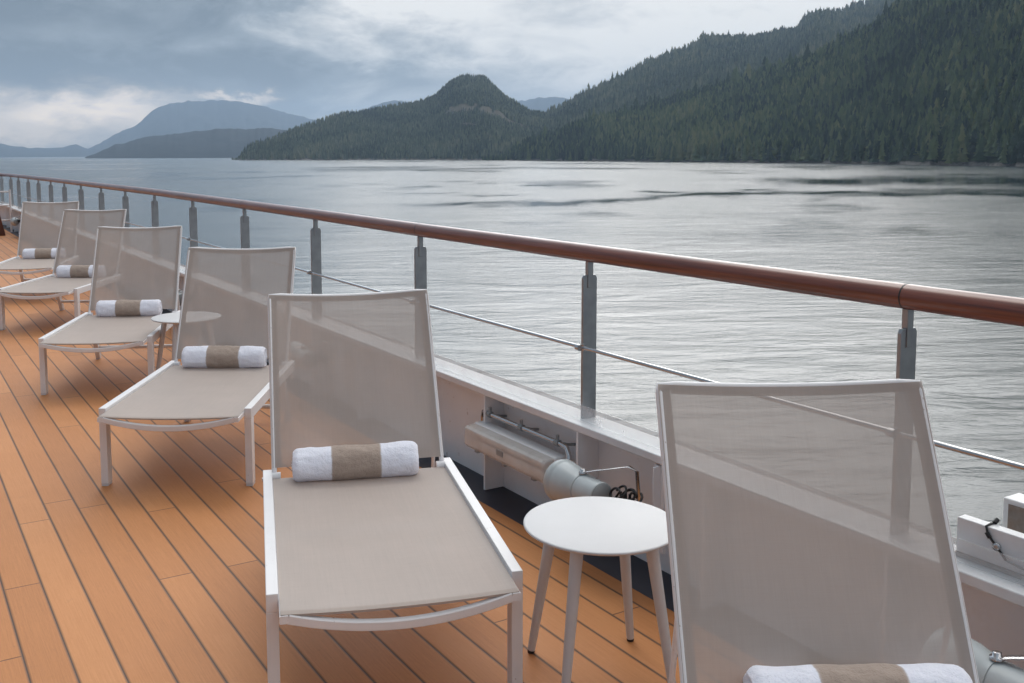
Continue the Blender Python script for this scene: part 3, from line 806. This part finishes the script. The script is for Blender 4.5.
# ------------------------------------------------------------------ water
def make_water():
    A = np.concatenate([np.arange(-180, -5, 5.), np.arange(-5, 75, .25), np.arange(75, 180.1, 5.)])
    D = np.concatenate([[0.0, 2.], np.geomspace(8, 3000, 220), np.geomspace(3300, 26800, 20)])
    AA, DD = np.meshgrid(A, D); sx, sy = az_dir(AA)
    x, y = DD * sx, DD * sy
    calm = np.zeros_like(x)
    LD = np.log(np.maximum(DD, 1.))
    wob = (fbm(AA * .35, LD * 6, 4) - .47)
    def streak(pts, w, k=1., soft=1.):
        p = np.array(pts); c = np.log(np.interp(AA, p[:, 0], p[:, 1])) + wob * .11
        fade = np.clip((AA - p[0, 0]) / soft, 0, 1) * np.clip((p[-1, 0] - AA) / soft, 0, 1)
        brk = np.clip((fbm(AA * .8, LD * 9, 61, 4) - .34) * 6, .62, 1)
        ww = w * (.45 + 1.1 * fbm(AA * .5, LD * 2, 71, 3))
        return k * fade * brk * np.exp(-((LD - c) / ww) ** 2)
    S_ = [([(26, 352), (30.7, 367), (35.9, 370), (39.3, 395), (41.5, 424), (43.7, 458), (47, 475), (51.6, 480), (90, 486)], .042, 1., 3.),
          ([(46, 700), (50.6, 692), (54, 735), (90, 728)], .15, 1., 3.),
          ([(33.3, 580), (36, 574)], .028, .9, .8), ([(39.8, 475), (43.6, 480)], .018, .9, 1.), ([(45.2, 512), (48.4, 518)], .024, 1., 1.),
          ([(26.2, 546), (29.3, 550)], .02, .8, 1.), ([(24.5, 473), (30.5, 474)], .014, .7, 1.5), ([(30, 434), (34, 436)], .014, .7, 1.),
          ([(14, 760), (24, 900)], .05, .5, 2.), ([(10, 420), (20, 430)], .03, .4, 3.), ([(20, 1500), (30, 1400)], .06, .6, 2.), ([(27, 1150), (33, 1050)], .05, .8, 1.)]
    for s in S_: calm = np.maximum(calm, streak(*s))
    patch = np.clip((fbm(AA * .22, LD * 7, 31, 4) - .52) * 6, 0, 1) * np.clip((LD - 5.2) / .6, 0, 1)
    calm = np.maximum(calm, .45 * patch)
    co = np.stack([x, y, np.full_like(x, WATER_Z)], -1).reshape(-1, 3)
    na = len(A); i, j = np.meshgrid(np.arange(len(D) - 1), np.arange(na - 1), indexing='ij'); b = (i * na + j).ravel()
    f = np.stack([b, b + 1, b + na + 1, b + na], 1)
    m, nt, p = mat('sea_water'); pos = world_co(nt)
    at = nt.node('ShaderNodeAttribute', attribute_name='tint').outputs['Fac']
    p.inputs['Base Color'].default_value = (.010, .022, .026, 1); p.inputs['IOR'].default_value = 1.33
    patchy = nt.noise(nt.mapping(pos, (110, 30, 1), (0, 0, R(-35)), kind='TEXTURE'), 1, 4, .6, .8)
    rough = nt.math('MULTIPLY_ADD', patchy, .10, .17)
    rough = nt.math('MULTIPLY', rough, nt.math('SUBTRACT', 1.0, nt.math('MULTIPLY', at, .72)))
    nt.put(p.inputs['Roughness'], rough)
    # long low ripples running mostly along the ship, plus cross chop
    w1 = nt.noise(nt.mapping(pos, (8, 2.7, 1), (0, 0, R(-26)), kind='TEXTURE'), 1, 5, .6, 1.0)
    w2 = nt.noise(nt.mapping(pos, (1.7, .75, 1), (0, 0, R(-40)), kind='TEXTURE'), 1, 3, .55, .4)
    w3 = nt.noise(nt.mapping(pos, (45, 15, 1), (0, 0, R(-22)), kind='TEXTURE'), 1, 3, .5, 1.8)
    h = nt.math('ADD', nt.math('MULTIPLY', w1, 1.5), nt.math('ADD', nt.math('MULTIPLY', w2, .30), nt.math('MULTIPLY', w3, 3.2)))
    k = nt.math('MULTIPLY', nt.math('SUBTRACT', 1.0, nt.math('MULTIPLY', at, .8)), nt.math('MULTIPLY_ADD', patchy, .5, .5))
    bn = nt.node('ShaderNodeBump'); bn.inputs['Distance'].default_value = .125
    nt.put(bn.inputs['Height'], h); nt.put(bn.inputs['Strength'], k)
    nt.put(p.inputs['Normal'], bn.outputs[0])
    o = np_mesh('water', co, f, m, True, None, calm.reshape(-1))
    tag(o, 'rippled grey sea', kind='structure')
make_water()

# ------------------------------------------------------------------ air
HAZE = 1
if HAZE:
    m = MB(); m.box(-27500, 27500, -27500, 27500, WATER_Z - 1, 1450)
    hm = bpy.data.materials.new('haze_air'); hm.use_nodes = True; t = hm.node_tree; t.nodes.clear()
    out = t.nodes.new('ShaderNodeOutputMaterial'); v = t.nodes.new('ShaderNodeVolumePrincipled')
    v.inputs['Color'].default_value = (.56, .75, 1., 1); v.inputs['Density'].default_value = 5.1e-5; v.inputs['Anisotropy'].default_value = .25
    t.links.new(v.outputs[0], out.inputs['Volume'])
    tag(m.build('haze', hm), 'thin blue air over the strait', kind='stuff')

# ------------------------------------------------------------------ sky and light
SUN_AZ, SUN_EL = 10., 57.
w = bpy.data.worlds.new('World'); S.world = w; w.use_nodes = True
nt = NT(w.node_tree); bg = w.node_tree.nodes['Background']
sky = nt.node('ShaderNodeTexSky', sky_type='NISHITA', sun_disc=False, sun_elevation=R(SUN_EL), sun_rotation=R(SUN_AZ), altitude=10)
d = nt.node('ShaderNodeTexCoord').outputs['Generated']
sep = nt.node('ShaderNodeSeparateXYZ'); nt.put(sep.inputs[0], d)
el = nt.math('MULTIPLY', nt.math('ARCSINE', sep.outputs[2]), 180 / math.pi)
az = nt.math('MULTIPLY', nt.math('ARCTAN2', sep.outputs[0], sep.outputs[1]), 180 / math.pi)
cb = nt.node('ShaderNodeCombineXYZ'); nt.put(cb.inputs[0], nt.math('MULTIPLY', az, .15)); nt.put(cb.inputs[1], nt.math('MULTIPLY', el, .36))
n1 = nt.noise(cb.outputs[0], 1.0, 7, .6, .5)
n2 = nt.noise(cb.outputs[0], 3.1, 6, .6, .3)
n3 = nt.noise(nt.mapping(cb.outputs[0], (1, 1, 1), (0, 0, 0), (7, 3, 0)), .55, 4, .55)
waz = nt.math('ADD', az, nt.math('MULTIPLY', nt.math('SUBTRACT', n1, .5), 12)); wel = nt.math('ADD', el, nt.math('MULTIPLY', nt.math('SUBTRACT', n2, .5), 2.6))
def blob(a, e, sa, se, k):
    x = nt.math('DIVIDE', nt.math('SUBTRACT', waz, a), sa); y = nt.math('DIVIDE', nt.math('SUBTRACT', wel, e), se)
    q = nt.math('ADD', nt.math('MULTIPLY', x, x), nt.math('MULTIPLY', y, y))
    return nt.math('MULTIPLY', nt.math('POWER', 2.718, nt.math('MULTIPLY', q, -1)), k)
base = nt.ramp(nt.math('DIVIDE', waz, 60), [(.06, .17), (.27, .26), (.42, .64), (.66, .80), (.95, .80)])
L = nt.math('ADD', base, nt.math('MULTIPLY', nt.math('SUBTRACT', n1, .5), .85))
L = nt.math('ADD', L, nt.math('MULTIPLY', nt.math('SUBTRACT', n2, .5), .45))
L = nt.math('ADD', L, nt.math('MULTIPLY', nt.math('SUBTRACT', n3, .5), .50))
for b in ((26, 8.6, 6, 1.7, .55), (44, 7.8, 9, 2.6, .22), (12, 4.6, 15, 1.2, -.26), (25, 4.4, 7, .8, -.16), (34, 5.8, 5, .9, .16), (36, 3.4, 6, .9, -.20), (8, 7.6, 15, 2.6, -.20), (20.5, 2.7, 4.5, 1.1, -.30), (12, 6.3, 8, .5, .10)):
    L = nt.math('ADD', L, blob(*b))
glow = nt.math('ADD', blob(9.5, 2.5, 5.0, .85, 1.0), nt.math('ADD', blob(17.3, 3.25, 1.6, .22, .6), blob(3, 1.2, 9, .9, .6)))
c = nt.ramp(L, [(.0, (.150, .182, .215)), (.34, (.315, .358, .395)), (.6, (.62, .64, .65)), (.85, (.93, .915, .89)), (1., (1.08, 1.05, 1.0))])
c = nt.mix(nt.math('MULTIPLY', glow, .95, clamp=True), c, (2.15, 1.72, 1.30), 'MIX')
# above the frame the overcast gets brighter, most of all ahead where the sun stands behind the cloud
hi = nt.ramp(nt.math('DIVIDE', el, 90), [(.100, 0.), (.150, 1.), (.33, 1.), (.5, .30), (1., .10)])
sa = nt.math('DIVIDE', nt.math('SUBTRACT', az, 37), 36); front = nt.math('POWER', 2.718, nt.math('MULTIPLY', nt.math('MULTIPLY', sa, sa), -1))
gain = nt.math('MULTIPLY_ADD', hi, nt.math('MULTIPLY_ADD', front, 6.3, .0), 1.0)
rear = nt.math('MULTIPLY', nt.math('MULTIPLY', sep.outputs[1], -1.), nt.ramp(nt.math('DIVIDE', el, 90), [(.05, 0.), (.3, 1.)]), clamp=True)
gain = nt.math('MULTIPLY_ADD', rear, .9, gain)
zen = nt.ramp(nt.math('DIVIDE', el, 90), [(.45, 0.), (.85, 1.)])
gain = nt.math('MULTIPLY_ADD', zen, .85, gain)
aft = nt.math('ADD', nt.math('MULTIPLY', sep.outputs[0], -.8), nt.math('MULTIPLY', sep.outputs[1], -1.1), clamp=True)
aft = nt.math('MULTIPLY', aft, nt.ramp(nt.math('DIVIDE', el, 90), [(.15, 1.), (.42, 0.)]))
gain = nt.math('MULTIPLY', gain, nt.math('MULTIPLY_ADD', aft, -.38, 1.))
comb = nt.node('ShaderNodeVectorMath', operation='SCALE'); nt.put(comb.inputs[0], c); nt.put(comb.inputs['Scale'], nt.math('MULTIPLY', gain, 10.0))
mixc = nt.mix(.93, sky.outputs[0], comb.outputs[0])
below = nt.ramp(nt.math('MULTIPLY_ADD', el, .1, .5), [(.45, 0.), (.5, 1.)])
nt.put(bg.inputs['Color'], mixc); bg.inputs['Strength'].default_value = .10

sl = bpy.data.lights.new('sun', 'SUN'); sl.energy = .7; sl.angle = R(24); sl.color = (1, .95, .88)
so = bpy.data.objects.new('sun', sl); COL.objects.link(so)
sd = Vector((math.sin(R(SUN_AZ)) * math.cos(R(SUN_EL)), math.cos(R(SUN_AZ)) * math.cos(R(SUN_EL)), math.sin(R(SUN_EL))))
so.rotation_euler = sd.to_track_quat('Z', 'Y').to_euler()

S.view_settings.view_transform = 'Standard'; S.view_settings.look = 'None'; S.view_settings.gamma = 1
S.view_settings.exposure = 0; S.view_settings.use_curve_mapping = False
S.cycles.use_denoising = True
S.cycles.max_bounces = 8; S.cycles.transparent_max_bounces = 16; S.cycles.volume_bounces = 0
